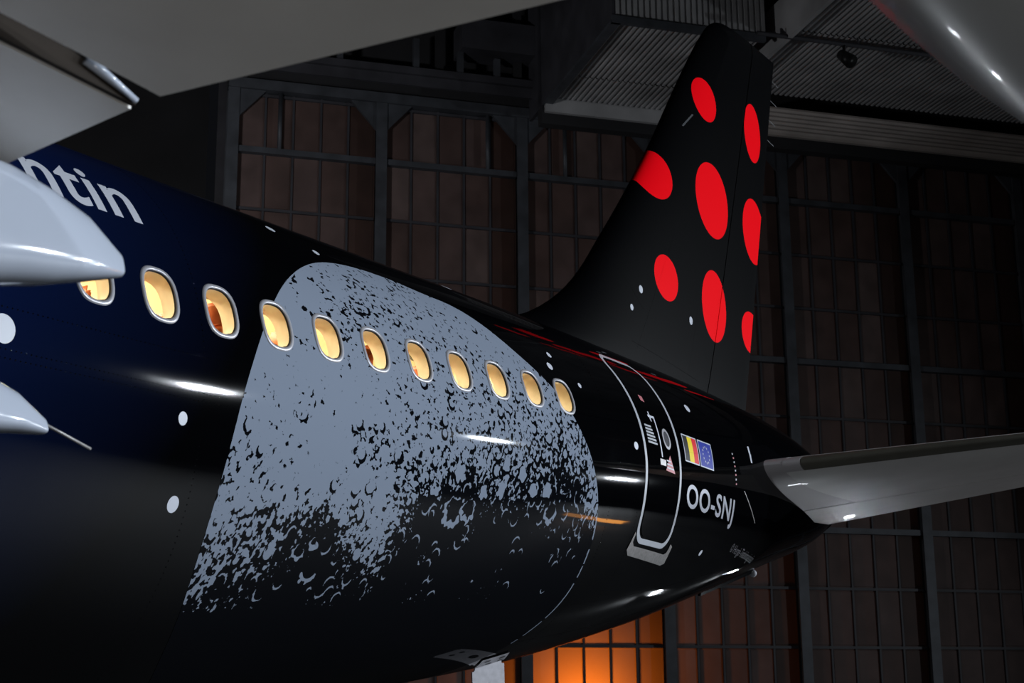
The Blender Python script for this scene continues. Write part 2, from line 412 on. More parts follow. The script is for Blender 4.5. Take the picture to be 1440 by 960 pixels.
bm = bmesh.new(); wbox(bm, 20.4, 20.55, 24, 43.1, 19.75, 21.2); spart('edge_board', bm, M['sheet'])
corrugated('ribbed_strip', 20.9, 46, 43.5, 45.6, 19.8, M['sheet_warm'], along='h', per=.33, dep=.07)
bm = bmesh.new(); wbox(bm, 20.8, 46, 45.6, 45.75, 19.7, 19.95); spart('edge_angle', bm, M['sheet_warm'])
bm = bmesh.new(); wbox(bm, 20.8, 20.92, 43.4, 45.7, 19.74, 19.95); spart('edge_angle', bm, M['sheet_warm'])
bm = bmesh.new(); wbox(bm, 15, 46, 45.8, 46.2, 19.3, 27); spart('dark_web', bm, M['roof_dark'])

pipe = bmesh.new(); add_tube(pipe, hw(19.4, 38.4, 19.8), hw(34, 38.4, 19.8), .07, 10)
for hp in np.arange(20.2, 34, 2.6): add_tube(pipe, hw(hp, 38.4, 19.8), hw(hp, 38.4, 20.05), .03, 6)
spart('conduit_pipe', pipe, M['steel_dark'])
lf = empty('ceiling_lamp', hw(22.3, 38.4, 19.3)); tag(lf, 'small black lamp hanging from the pipe under the corrugated ceiling', 'lamp')
LINV = Matrix.Translation(-lf.location)
def lpart(name, bm):
    o = bm_obj(name, bm, M['lamp_black'], None, True); o.parent = lf; o.matrix_parent_inverse = LINV
bm = bmesh.new(); add_tube(bm, hw(22.3, 38.4, 19.45), hw(22.3, 38.4, 19.8), .05); lpart('bracket', bm)
bm = bmesh.new(); add_tube(bm, hw(22.25, 38.5, 19.5), hw(22.35, 38.1, 19.1), .16, 14, .22); lpart('lamp_head', bm)

# ------------------------------------------------------------------ the airliner
plane = empty('airliner', (0, 0, 0))
tag(plane, 'black and navy airliner with cratered moon print and red-spotted tail fin', 'airplane')
STEP = 0.5334; ZW = 0.569
THW = math.asin(ZW/R0)
WIN = list(range(-5, 10))
DX = STEP/8
xs = np.arange(-12*8, 28*8+1)*DX; xs = xs[xs < 15.0]; xs = np.append(xs, 15.0)
NX = len(xs)
t1 = np.radians(np.arange(-96, 96.1, 1.5)) + (THW - math.radians(16.5))
t2 = np.linspace(t1[-1], t1[0] + 2*PI, 36)[1:-1]
ths = np.concatenate([t1, t2]); NT = len(ths)
XX, TT = np.meshgrid(xs, ths, indexing='ij')
Vh = surf0(XX, TT).reshape(-1, 3).tolist(); Nh = surfn(XX, TT).reshape(-1, 3).tolist()
kw = int(np.argmin(abs(t1-THW)))
HA, HT = 3, 5                                     # half block size in cells
skip = set(); Fh = []
def win_outline(n, a=.125, b=.168, ex=2.7):
    t = np.linspace(0, 2*PI, n, endpoint=False)
    c, s = np.cos(t), np.sin(t)
    return np.sign(c)*abs(c)**(2/ex)*a, np.sign(s)*abs(s)**(2/ex)*b
blocks = []
for n in WIN:
    i0 = int(np.argmin(abs(xs-n*STEP)))
    for i in range(i0-HA, i0+HA):
        for j in range(kw-HT, kw+HT): skip.add((i, j))
    blocks.append((n, i0))
for i in range(NX-1):
    for j in range(NT):
        if (i, j) in skip: continue
        j2 = (j+1) % NT
        Fh.append((i*NT+j, (i+1)*NT+j, (i+1)*NT+j2, i*NT+j2))
for n, i0 in blocks:
    ring = [(i0+HA, kw+q) for q in range(0, HT)] + [(i0+q, kw+HT) for q in range(HA, -HA, -1)] + [(i0-HA, kw+q) for q in range(HT, -HT, -1)] + \
           [(i0+q, kw-HT) for q in range(-HA, HA)] + [(i0+HA, kw+q) for q in range(-HT, 0)]
    nr = len(ring); prev = [a*NT+b_ for a, b_ in ring]
    bx = np.array([xs[a]-n*STEP for a, b_ in ring]); by = np.array([(ths[b_]-THW)*R0 for a, b_ in ring])
    ang = np.arctan2(by/HT/1.5, bx/HA); ex = 2.7
    c, s = np.cos(ang), np.sin(ang)
    ox, oy = np.sign(c)*abs(c)**(2/ex)*.125, np.sign(s)*abs(s)**(2/ex)*.168
    for f_ in (.5, 1.0):
        px, py = bx*(1-f_)+ox*f_, by*(1-f_)+oy*f_
        X_, T_ = n*STEP+px, THW+py/R0
        base = len(Vh); Vh += surf0(X_, T_).tolist(); Nh += surfn(X_, T_).tolist()
        cur = list(range(base, base+nr))
        for q in range(nr): Fh.append((prev[q], prev[(q+1) % nr], cur[(q+1) % nr], cur[q]))
        prev = cur
Fh.append(tuple((NX-1)*NT + j for j in range(NT)))
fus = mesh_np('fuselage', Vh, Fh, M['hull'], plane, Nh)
tag(fus, 'glossy black hull fading to navy towards the wing')

# decals ------------------------------------------------------------
def decal(name, bm, mat, fn, parent, cell=.05, label=None, off=.002):
    """bm: flat mesh in (u,v); fn maps arrays u,v to X,th"""
    vs = [v.co for v in bm.verts]; lo = [min(v[i] for v in vs) for i in (0, 1)]; hi = [max(v[i] for v in vs) for i in (0, 1)]
    for ax in (0, 1):
        c_ = lo[ax] + cell
        while c_ < hi[ax]:
            nrm = Vector((1, 0, 0)) if ax == 0 else Vector((0, 1, 0))
            bmesh.ops.bisect_plane(bm, geom=bm.verts[:]+bm.edges[:]+bm.faces[:], dist=1e-6, plane_co=nrm*c_, plane_no=nrm)
            c_ += cell
    uv = np.array([(v.co.x, v.co.y) for v in bm.verts])
    X_, T_ = fn(uv[:, 0], uv[:, 1]); P = surf(X_, T_, off); nn = surfn(X_, T_)
    bm.verts.index_update(); F = [[v.index for v in f.verts] for f in bm.faces]; bm.free()
    o = mesh_np(name, P, F, mat, parent, nn)
    # make faces point outwards
    me = o.data
    pl = me.polygons[0]
    if Vector(pl.normal).dot(Vector(nn[pl.vertices[0]])) < 0: me.flip_normals(); me.normals_split_custom_set_from_vertices([tuple(q) for q in nn])
    if label: o['label'] = label
    return o
arc_fn = lambda u, v: (u, v/R0)
side_fn = lambda u, v: (u, th_of_z(u, v))
def poly_bm(pts):
    bm = bmesh.new(); f = bm.faces.new([bm.verts.new((x, y, 0)) for x, y in pts]); bmesh.ops.triangulate(bm, faces=[f]); return bm
def band_bm(outer, inner):
    bm = bmesh.new(); A = [bm.verts.new((x, y, 0)) for x, y in outer]; B = [bm.verts.new((x, y, 0)) for x, y in inner]; n = len(A)
    for i in range(n): bm.faces.new((A[i], A[(i+1) % n], B[(i+1) % n], B[i]))
    return bm
def text_bm(body, box, bold=0.0, shear=0.0, spacing=1.0):
    cu = bpy.data.curves.new('txt', 'FONT'); cu.body = body; cu.offset = bold; cu.space_character = spacing; cu.resolution_u = 6
    o = bpy.data.objects.new('txt', cu); COL.objects.link(o)
    dg = bpy.context.evaluated_depsgraph_get(); me = o.evaluated_get(dg).to_mesh()
    bm = bmesh.new(); bm.from_mesh(me); o.evaluated_get(dg).to_mesh_clear(); bpy.data.objects.remove(o); bpy.data.curves.remove(cu)
    xs_ = [v.co.x for v in bm.verts]; ys_ = [v.co.y for v in bm.verts]; x0, x1, y0, y1 = min(xs_), max(xs_), min(ys_), max(ys_)
    bx0, bx1, by0, by1 = box
    for v in bm.verts:
        y = by0 + (v.co.y-y0)/(y1-y0)*(by1-by0)
        v.co.x = bx0 + (v.co.x-x0)/(x1-x0)*(bx1-bx0) - shear*(y-(by0+by1)/2); v.co.y = y
    bmesh.ops.remove_doubles(bm, verts=bm.verts, dist=1e-5)
    return bm
def ellipse(cx, cy, rx, ry, n=24): return [(cx+rx*math.cos(2*PI*i/n), cy+ry*math.sin(2*PI*i/n)) for i in range(n)]

# moon print ----------------------------------------------------------
DENS = [(1.47,1.01,0.03),(1.56,0.9,0.0),(1.88,1.13,0.08),(2.15,1.34,0.12),(2.25,1.24,0.3),(2.15,1.02,0.35),(1.85,0.74,0.25),(2.63,1.52,0.15),(2.92,1.42,0.25),(3.28,1.4,0.15),(3.6,1.3,0.1),(3.84,1.1,0.1),(4.11,0.86,0.12),(4.35,0.71,0.2),(2.42,0.98,0.25),(2.59,0.8,0.25),(2.43,0.64,0.12),(3.06,0.99,0.18),(3.35,0.82,0.2),(2.99,0.68,0.2),(3.56,0.64,0.25),(3.95,0.57,0.25),(4.45,0.43,0.25),(0.95,0.33,0.0),(1.22,0.26,0.08),(0.8,0.01,0.12),(1.36,0.08,0.15),(1.15,-0.09,0.1),(1.66,0.11,0.02),(1.98,0.04,0.03),(2.23,0.19,0.12),(2.67,0.25,0.2),(2.84,0.15,0.22),(3.22,0.13,0.25),(3.62,0.18,0.3),(4.04,0.17,0.32),(4.39,0.2,0.35),(4.76,0.25,0.35),(1.38,-0.21,0.02),(1.62,-0.28,0.0),(0.72,-0.34,0.25),(0.92,-0.37,0.25),(0.71,-0.56,0.22),(0.63,-0.69,0.25),(0.92,-0.59,0.2),(1.14,-0.4,0.12),(1.19,-0.58,0.25),(1.42,-0.62,0.3),(1.52,-0.47,0.03),(1.89,-0.45,0.02),(1.92,-0.26,0.25),(1.98,-0.13,0.4),(1.77,-0.56,0.15),(1.66,-0.66,0.45),(1.41,-0.76,0.65),(0.99,-0.77,0.5),(0.8,-0.91,0.5),(0.65,-1.0,0.4),(0.67,-1.19,0.5),(0.98,-1.0,0.5),(1.2,-0.9,0.45),(1.21,-1.05,0.65),(0.86,-1.24,0.75),(1.03,-1.2,0.75),(0.67,-1.34,0.7),(1.46,-1.0,0.85),(1.71,-1.16,0.97),(1.16,-1.2,0.85),(2.0,-0.74,0.35),(2.24,-0.73,0.1),(2.22,-0.48,0.05),(2.04,-0.64,0.2),(1.93,-0.9,0.55),(2.26,-0.92,0.35),(2.13,-1.11,0.75),(2.21,-1.22,0.95),(2.54,-0.83,0.8),(2.32,-0.63,0.2),(2.4,-0.52,0.45),(2.41,-0.22,0.3),(2.69,-0.3,0.4),(2.73,-0.45,0.55),(2.92,-0.5,0.8),(2.85,-0.18,0.3),(3.13,-0.16,0.35),(3.15,-0.32,0.5),(3.41,-0.14,0.35),(3.63,-0.23,0.45),(3.47,-0.41,0.65),(3.33,-0.59,0.93),(3.73,-0.57,0.85),(3.96,-0.33,0.55),(3.92,-0.1,0.4),(4.25,-0.07,0.5),(4.32,-0.43,0.75),(4.17,-0.62,0.9),(4.6,-0.05,0.55),(4.63,-0.29,0.75),(4.91,-0.02,0.4),(4.99,-0.21,0.55),(4.9,-0.41,0.8),(5.2,-0.33,0.3),(5.34,-0.59,0.5),(4.77,-0.67,0.93),(5.22,-0.8,0.95),(2.83,-0.72,0.97),(2.68,-1.05,1.0),(3.84,-0.81,1.0),(2.69,-1.7,1.0),(4.56,-1.07,1.0),(1.1,-1.58,1.0),(1.64,-1.38,1.0),(1.36,-1.48,1.0),(3.49,-1.6,1.0),(5.25,-1.16,1.0),(3.4,-1.05,1.0),(1.48,-0.93,1.0),(1.61,-0.87,1.0),(1.69,-1.08,1.0),(1.43,-0.81,0.8),(1.77,-0.86,0.92),(1.77,-1.0,1.0),(1.49,-1.17,1.0),(1.96,-1.08,0.92),(1.39,-1.23,0.98),(3.14,-0.57,1.0),(2.78,-0.59,0.95),(3.67,-0.68,0.98),(4.21,-0.71,0.98),(3.3,-0.51,0.95),(2.98,-0.63,1.0),(4.54,-0.56,0.9),(0.78,-0.17,0.18),(0.94,-0.04,0.15),(1.3,-0.12,0.12),(0.68,-0.18,0.15),(0.83,-0.51,0.25),(0.66,-0.39,0.28),(2.15,-0.14,0.2),(2.26,0.02,0.15),(2.48,-0.06,0.22),(2.75,-0.09,0.25),(3.12,-0.03,0.28),(1.2,0.76,0.1),(1.63,0.79,0.1),(1.83,0.97,0.25),(1.98,0.87,0.35)]  # ADDED
FEAT = [('B', 1.572, 0.92, 0.192, 'ring'), ('B', 1.253, -0.047, 0.059, 'smile'), ('G', 1.484, -0.926, 0.052, 'ring'), ('G', 1.614, -0.866, 0.039, 'ring'), ('G', 1.688, -1.084, 0.075, 'smile'), ('G', 3.115, -0.585, 0.107, 'ring'), ('G', 3.307, -0.566, 0.086, 'ring'), ('G', 4.52, -0.547, 0.083, 'ring'), ('B', 3.121, -0.302, 0.083, 'ring'), ('B', 3.997, -0.257, 0.075, 'ring'), ('B', 2.068, -0.457, 0.053, 'ring'), ('B', 0.884, -0.667, 0.051, 'moon'), ('B', 1.034, -0.639, 0.052, 'moon'), ('B', 1.907, -0.5, 0.045, 'moon'), ('B', 3.474, -0.43, 0.063, 'ring'), ('B', 3.717, -0.401, 0.073, 'ring'), ('B', 2.526, 0.111, 0.059, 'smile'), ('B', 2.659, -0.364, 0.057, 'ring'), ('B', 2.844, -0.447, 0.058, 'ring'), ('B', 2.328, -0.225, 0.047, 'ring'), ('B', 2.468, -0.29, 0.048, 'moon'), ('B', 3.033, -0.169, 0.052, 'moon'), ('B', 3.228, -0.208, 0.061, 'moon'), ('B', 3.615, -0.122, 0.064, 'moon'), ('B', 3.746, -0.198, 0.065, 'ring'), ('B', 4.188, -0.377, 0.078, 'ring'), ('B', 4.411, -0.366, 0.072, 'ring')]
OUT = [(-3.015, 2.346), (-2.937, 2.334), (-0.193, 2.548), (-0.084, 2.491), (0.006, 2.471), (0.106, 2.46), (0.22, 2.429), (0.336, 2.388), (0.448, 2.348), (0.563, 2.332), (0.68, 2.327), (0.82, 2.289), (0.986, 2.291), (1.094, 2.36), (1.254, 2.458), (1.441, 2.406), (1.539, 2.448), (1.718, 2.488), (1.855, 2.516), (1.992, 2.529), (2.172, 2.515), (2.338, 2.5), (2.483, 2.477), (2.595, 2.458), (2.726, 2.442), (2.922, 2.402), (3.093, 2.378)]

MC = np.array([2.93, -.92])
G0 = np.array([.2, -3.6]); GS = .007; GN = 800
gx, gy = np.meshgrid(G0[0]+np.arange(GN)*GS, G0[1]+np.arange(GN)*GS, indexing='ij')
def bandnoise(lam, bw=.45, seed=1):
    r_ = np.random.default_rng(seed); n = np.fft.rfft2(r_.standard_normal((GN, GN)))
    fx = np.fft.fftfreq(GN)[:, None]; fy = np.fft.rfftfreq(GN)[None, :]; k = np.hypot(fx, fy)+1e-9
    w = np.exp(-.5*(np.log(k*lam/GS)/bw)**2); z = np.fft.irfft2(n*w, (GN, GN)); return z/z.std()
dn = np.array(DENS); num = np.zeros_like(gx); den = np.zeros_like(gx)
for X_, A_, d_ in dn:
    w = 1/(((gx-X_)**2+(gy-A_)**2)+.003)**2.2; num += w*d_; den += w
dens = num/den
# everything well below the terminator is unlit
dens = np.where(gy < -1.35, 1.0, dens)
dens = np.clip(dens + .05*bandnoise(.35, .5, 5)*(dens > .03)*(dens < .97), 0, 1)
dens = np.where(dens > .985, 1.05, np.where(dens < .02, -.05, dens))
wx, wy = bandnoise(.10, .5, 8), bandnoise(.10, .5, 9)
ns = bandnoise(.070, .33, 1)*.85 + .45*bandnoise(.15, .4, 2) + .75*bandnoise(.030, .4, 3)
q_ = np.empty(ns.size); q_[np.argsort(ns.ravel())] = np.linspace(0, 1, ns.size); q_ = q_.reshape(ns.shape)
ink = q_ - np.where(dens < .5, .5*(np.clip(dens, 0, 1)/.5)**1.12, .5+.55*(np.clip(dens-.5, 0, 1)/.5)**.75)
def stamp(kind, col, X_, A_, r, ph=-PI/2, th_=None):
    """ring / crescent craters"""
    rr = np.hypot(gx-X_+.012*wx*min(1, r/.06), gy-A_+.012*wy*min(1, r/.06)); th_ = th_ or max(.012, .22*r)
    if kind == 'ring':
        d = abs(rr-r) - th_*(0.75 + .45*np.cos(np.arctan2(gy-A_, gx-X_)-ph))
    else:
        r2 = np.hypot(gx-X_+.45*r*math.cos(ph), gy-A_+.45*r*math.sin(ph))
        d = np.maximum(rr-r, .95*r-r2)
    s = np.clip(-d/.012, -1, 1); m_ = s > -1
    sg = -1 if col == 'B' else 1
    ink[m_] = np.where(s[m_] > -.3, sg*.3*(s[m_]+.0), ink[m_]) if True else 0
def fill(col, X_, A_, r):
    rr = np.hypot(gx-X_+.01*wx, gy-A_+.01*wy); m_ = rr < r
    ink[m_] = (-1 if col == 'B' else 1)*.3
# many small craters along the terminator
for _ in range(900):
    X_ = rng.uniform(.5, 5.4); A_ = rng.uniform(-1.3, 1.4)
    i_, j_ = int((X_-G0[0])/GS), int((A_-G0[1])/GS); d_ = dens[i_, j_]
    if d_ < .2 or d_ > .97 or rng.random() > .1 + .7*d_: continue
    r = rng.uniform(.018, .045)*(1.25 if d_ > .4 else 1)
    ii0, ii1, jj0, jj1 = max(0, i_-16), i_+16, max(0, j_-16), j_+16
    sx, sy = gx[ii0:ii1, jj0:jj1], gy[ii0:ii1, jj0:jj1]
    rr = np.hypot(sx-X_, (sy-A_)*.85); ph = rng.uniform(-2.6, -.5)
    dd = abs(rr-r) - .011*(0.55 + .75*np.cos(np.arctan2(sy-A_, sx-X_)-ph))
    s = np.clip(-dd/.01, -1, 1); sub = ink[ii0:ii1, jj0:jj1]
    if d_ > .72:                                   # unlit side: only a bright sickle of the rim shows
        dd = abs(rr-r) - .0065*(0.25 + 1.0*np.cos(np.arctan2(sy-A_, sx-X_)-ph-PI*rng.integers(0, 2)))
        s = np.clip(-dd/.008, -1, 1); sub[rr < r*.8] = -.3; mm_ = s > -.2; sub[mm_] = .3*s[mm_]
        continue
    inner = rr < r*.7
    if d_ < .6: sub[inner] = np.maximum(sub[inner], .10)
    mm_ = s > -.2; sub[mm_] = -.3*s[mm_]
for col, X_, A_, r, kind in FEAT:
    if r > .15:
        for q in range(30):
            t_ = 2*PI*q/30 + rng.uniform(-.1, .1); fill('B', X_+r*math.cos(t_)*rng.uniform(.85, 1.15), A_+r*math.sin(t_)*rng.uniform(.85, 1.15), rng.uniform(.008, .026)) if rng.random() < .75 else None
        continue
    if col == 'G': fill('B', X_, A_, r*1.5)
    if kind == 'ring' and col == 'B': fill('G', X_, A_, r)
    stamp('ring' if kind == 'ring' else 'moon', col, X_, A_, r)
NA, NR = 1000, 300
aa = np.linspace(-PI, PI, NA, endpoint=False)
oa = np.array([o_[0] for o_ in OUT]); orr = np.array([o_[1] for o_ in OUT])
oa = np.concatenate([[-2.6, -1.57, -.6], oa]); orr = np.concatenate([[2.36, 2.42, 2.52], orr]); so = np.argsort(oa); oa, orr = oa[so], orr[so]
rad = np.interp(aa, np.concatenate([oa-2*PI, oa, oa+2*PI]), np.tile(orr, 3))
rad = sum(np.roll(rad, s_) for s_ in range(-12, 13))/25
fr_ = np.linspace(.004, 1, NR)
PX = MC[0] + fr_[:, None]*rad[None]*np.cos(aa)[None]; PA = MC[1] + fr_[:, None]*rad[None]*np.sin(aa)[None]
fi, fj = np.clip((PX-G0[0])/GS, 0, GN-2), np.clip((PA-G0[1])/GS, 0, GN-2); ii, jj = fi.astype(int), fj.astype(int); ti, tj = fi-ii, fj-jj
inkv = ink[ii, jj]*(1-ti)*(1-tj) + ink[ii+1, jj]*ti*(1-tj) + ink[ii, jj+1]*(1-ti)*tj + ink[ii+1, jj+1]*ti*tj
# thin pale rim on the right-hand limb
rim = (fr_[:, None] > .9925) & (((aa > -.45) & (aa < .25))[None])
brk = np.interp(aa, np.linspace(-PI, PI, 300), rng.standard_normal(300))
inkv = np.where(rim & (brk > -.6)[None], .2, inkv)
idx = np.arange(NR*NA).reshape(NR, NA)
F4 = np.stack([idx[:-1], np.roll(idx, -1, 1)[:-1], np.roll(idx, -1, 1)[1:], idx[1:]], -1).reshape(-1, 4)
fx_ = PX.ravel()[F4].mean(1); fa_ = PA.ravel()[F4].mean(1)
keep = np.ones(len(F4), bool)
for n in WIN:
    du, dv = abs(fx_-n*STEP)/.136, abs(fa_-THW*R0)/.18
    keep &= (du**2.7 + dv**2.7) > 1
F4 = F4[keep]
Xf, Tf = PX.ravel(), PA.ravel()/R0
Pm = surf(Xf, Tf, .0015); Nm = surfn(Xf, Tf)
me = bpy.data.meshes.new('moon_print')
me.vertices.add(len(Pm)); me.vertices.foreach_set('co', Pm.ravel())
me.loops.add(F4.size); me.loops.foreach_set('vertex_index', F4.ravel().astype(np.int32))
me.polygons.add(len(F4)); me.polygons.foreach_set('loop_start', np.arange(0, F4.size, 4, dtype=np.int32))
me.polygons.foreach_set('use_smooth', np.ones(len(F4), bool))
me.update(calc_edges=True)
a_ = me.attributes.new('ink', 'FLOAT', 'POINT'); a_.data.foreach_set('value', inkv.ravel().astype(np.float32))
me.materials.append(M['moon'])
if Vector(me.polygons[0].normal).dot(Vector(Nm[F4[0][0]])) < 0: me.flip_normals()
me.normals_split_custom_set_from_vertices(Nm.tolist())
mo = bpy.data.objects.new('moon_print', me); COL.objects.link(mo); mo.parent = fus
mo['label'] = 'grey moon with dark craters printed across the cabin windows'

# windows -------------------------------------------------------------
def win_loop(n, a, b, off, cnt=40, ex=2.7):
    u, v = win_outline(cnt, a, b, ex)
    return surf(n*STEP+u, THW+v/R0, off)
def loft(name, loops, mat, parent, close=False):
    V = np.concatenate(loops); c = len(loops[0]); F = []
    for k in range(len(loops)-1):
        for i in range(c): F.append((k*c+i, k*c+(i+1) % c, (k+1)*c+(i+1) % c, (k+1)*c+i))
    if close: F.append(tuple(range((len(loops)-1)*c, len(loops)*c)))
    return mesh_np(name, V, F, mat, parent)
for n in WIN:
    fr_o = loft('cabin_window', [win_loop(n, .155, .199, .000), win_loop(n, .152, .196, .005), win_loop(n, .143, .186, .009), win_loop(n, .130, .173, .008), win_loop(n, .124, .167, .003), win_loop(n, .124, .167, -.012)], M['frame'], plane)
    if n == 9: fr_o['label'] = 'rearmost cabin window, on the right limb of the moon print'
    loft('gasket', [win_loop(n, .1238, .1668, .001), win_loop(n, .122, .165, -.004), win_loop(n, .1195, .162, -.010)], M['gasket'], fr_o)
    loft('reveal', [win_loop(n, .1195, .162, -.010), win_loop(n, .120, .162, -.06), win_loop(n, .135, .180, -.13), win_loop(n, .20, .24, -.145)], M['reveal'], fr_o)
    u, v = win_outline(40, .120, .1625)
    P = np.concatenate([surf(n*STEP+u, THW+v/R0, -.011), surf(np.array([n*STEP]), np.array([THW]), -.011)])
    mesh_np('pane', P, [(i, (i+1) % 40, 40) for i in range(40)], M['pane'], fr_o)

# cabin behind the windows ------------------------------------------------
prof = [(-1.5, 1.02), (-1.1, 1.02), (-.98, 1.16), (-.86, 1.44), (-.6, 1.55), (.6, 1.55), (.86, 1.44), (.98, 1.16), (1.1, 1.02), (1.5, 1.0)]
prof += [(1.83*math.cos(t), 1.83*math.sin(t)) for t in np.radians(np.linspace(32, -14, 12))] + [(-1.7, -.46)]
X0, X1 = -6.2, 5.6
bmv = np.array([(x, y, z+ZO) for x in (X0, X1) for y, z in prof]); c = len(prof)
F = [(i, i+1, c+i+1, c+i) for i in range(c-1)] + [tuple(range(c))[::-1], tuple(range(c, 2*c))]
lin = mesh_np('cabin_lining', bmv, F, M['lining'], plane, smooth=False)
lin['label'] = 'cream cabin wall, lockers and ceiling seen through the windows'
def seat_mesh():
    bm = bmesh.new()
    def rb(o, s, r):
        t = bmesh.new(); add_box(t, o, (s[0], 0, 0), (0, s[1], 0), (0, 0, s[2])); bmesh.ops.bevel(t, geom=t.edges[:], offset=r, segments=2, affect='EDGES')
        me_ = bpy.data.meshes.new('t'); t.to_mesh(me_); t.free(); bm.from_mesh(me_); bpy.data.meshes.remove(me_)
    rb((-.42, -.23, .38), (.48, .46, .12), .04); rb((0, -.23, .42), (.11, .46, .56), .045); rb((.01, -.17, .94), (.09, .34, .22), .04); rb((-.35, -.05, 0), (.3, .1, .4), .01)
    for v in bm.verts:
        if v.co.z > .5: v.co.x += (v.co.z-.5)*.18
    me_ = bpy.data.meshes.new('seat'); bm.to_mesh(me_); bm.free(); me_.materials.append(M['seat']); me_.polygons.foreach_set('use_smooth', np.ones(len(me_.polygons), bool)); return me_
sm = seat_mesh()
for i in range(14):
    for y in (-1.38, -.9):
        o = bpy.data.objects.new('seat', sm); COL.objects.link(o); o.parent = lin; o.location = (-5.62 + .80*i, y, -.36+ZO)

# painted spots -----------------------------------------------------------
for X_, th_, r in ((1.682, 51.5, .045), (2.032, 45.7, .035), (.164, -5.4, .04), (.213, -19.5, .05), (-1.208, 2.5, .085), (4.251, 60.1, .06), (4.886, 31.6, .035), (4.761, 26.6, .045),
                   (5.186, 22.2, .03), (6.03, 5.3, .045), (7.683, 26.3, .06), (8.071, -30.9, .04)):
    decal('painted_spot', poly_bm(ellipse(X_, math.radians(th_)*R0, r*.93, r)), M['star'], arc_fn, fus, .06)

# lettering -----------------------------------------------------------------
decal('lettering', text_bm('ntin', (-.83, .045, 1.135, 1.575), bold=.019, spacing=1.06), M['print_grey'], arc_fn, fus, .05, 'large pale lettering reading ntin')
decal('registration', text_bm('OO-SNJ', (7.22, 8.66, -.06, .245), bold=.018, shear=.2, spacing=1.08), M['print_grey'], side_fn, fus, .05, 'pale registration reading OO-SNJ')
decal('credit_text', text_bm('© Hergé-Tintinimaginatio', (9.05, 10.45, -.285, -.17), shear=.0), new_mat('faint_print', (.10, .10, .11), .4), side_fn, fus, .05, 'faint small grey credit line')
def flag(name, x0, x1, stripes, label):
    o = decal(name, band_bm([(x0, .462), (x1, .462), (x1, .748), (x0, .748)], [(x0+.014, .475), (x1-.014, .475), (x1-.014, .735), (x0+.014, .735)]), M['star'], side_fn, fus, .05, label, .003)
    n = len(stripes); w = (x1-x0-.028)/n
    for i, s_ in enumerate(stripes):
        a = x0+.014+i*w
        decal('field', poly_bm([(a, .475), (a+w, .475), (a+w, .735), (a, .735)]), M[s_], side_fn, fus, .05)
    return o
flag('belgian_flag', 7.16, 7.53, ('flag_black', 'yellow', 'red'), 'black yellow red striped flag')
flag('european_flag', 7.562, 7.925, ('blue',), 'blue flag with a ring of pale stars')
for i in range(12):
    t = 2*PI*i/12; cx, cz = 7.743+.085*math.cos(t), .605+.085*math.sin(t)
    pts = [(cx+(.017 if q % 2 == 0 else .007)*math.sin(PI*q/5), cz+(.017 if q % 2 == 0 else .007)*math.cos(PI*q/5)) for q in range(10)]
    decal('star', poly_bm(pts), M['star'], side_fn, fus, .1, off=.004)

# aft door --------------------------------------------------------------------
def rrect(x0, x1, z0, z1, r, n=7):
    pts = []
    for cx, cz, a0 in ((x1-r, z1-r, 0), (x0+r, z1-r, 90), (x0+r, z0+r, 180), (x1-r, z0+r, 270)):
        for i in range(n+1):
            a = math.radians(a0+90*i/n); pts.append((cx+r*math.cos(a), cz+r*math.sin(a)))
    return pts
# outline traced as a tall rounded rectangle, mapped by arc
def door_fn(u, v): return u - .05*np.clip(v-.3, 0, 2) , th_of_z(u, v)
def dense(pts, k=6):
    out = []
    for i in range(len(pts)):
        a, b_ = pts[i], pts[(i+1) % len(pts)]; L_ = math.hypot(a[0]-b_[0], a[1]-b_[1]); n = max(1, int(L_/.06))
        for q in range(n): out.append((a[0]+(b_[0]-a[0])*q/n, a[1]+(b_[1]-a[1])*q/n))
    return out
door = decal('aft_door', poly_bm(rrect(6.27, 6.98, -.355, 1.40, .13)), M['black'], door_fn, plane, .06, 'tall black cabin door with pale outline', .006)
po = rrect(6.205, 7.045, -.425, 1.46, .17); pi = rrect(6.25, 7.0, -.375, 1.425, .13)
decal('door_outline', band_bm(po, pi), M['outline'], door_fn, door, .05, 'pale grey line round the door', .003)
dw = decal('door_window', band_bm(ellipse(6.755, .622, .085, .105, 28), ellipse(6.755, .622, .06, .078, 28)), M['frame'], door_fn, door, .2, 'small round door window', .009)
decal('pane', poly_bm(ellipse(6.755, .622, .06, .078, 28)), new_mat('dim_pane', (.09, .09, .10), .1, coat=.5), door_fn, dw, .2, off=.008)
for i in range(6): decal('placard_line', poly_bm([(6.31, .71-.033*i), (6.45+.012*i, .71-.033*i), (6.45+.012*i, .69-.033*i), (6.31, .69-.033*i)]), M['outline'], door_fn, door, .2, off=.009)
decal('placard', poly_bm([(6.655, .30), (6.87, .29), (6.77, .46)]), M['pink'], door_fn, door, .2, 'small red warning placard', .009)
for i in range(3): decal('placard_line', poly_bm([(6.68, .325+.035*i), (6.84-.03*i, .32+.035*i), (6.84-.03*i, .333+.035*i), (6.68, .338+.035*i)]), M['star'], door_fn, door, .2, off=.010)
decal('placard', poly_bm([(6.46, 1.03), (6.53, 1.02), (6.53, .96), (6.46, .97)]), M['pink'], door_fn, door, .2, 'tiny red placard', .009)
for x, z0, z1 in ((6.585, .42, .80), (6.50, .76, .86)):
    decal('handle_mark', poly_bm([(x-.012, z0), (x+.012, z0), (x+.012, z1), (x-.012, z1)]), M['star'], door_fn, door, .08, off=.009)
decal('handle_mark', poly_bm([(6.46, .80), (6.60, .80), (6.60, .825), (6.46, .825)]), M['star'], door_fn, door, .08, off=.009)
hd = [(6.53, .34), (6.66, .34), (6.66, .40), (6.53, .40)]
decal('door_handle', poly_bm(hd), M['plate'], door_fn, door, .08, 'recessed metal handle', .010)
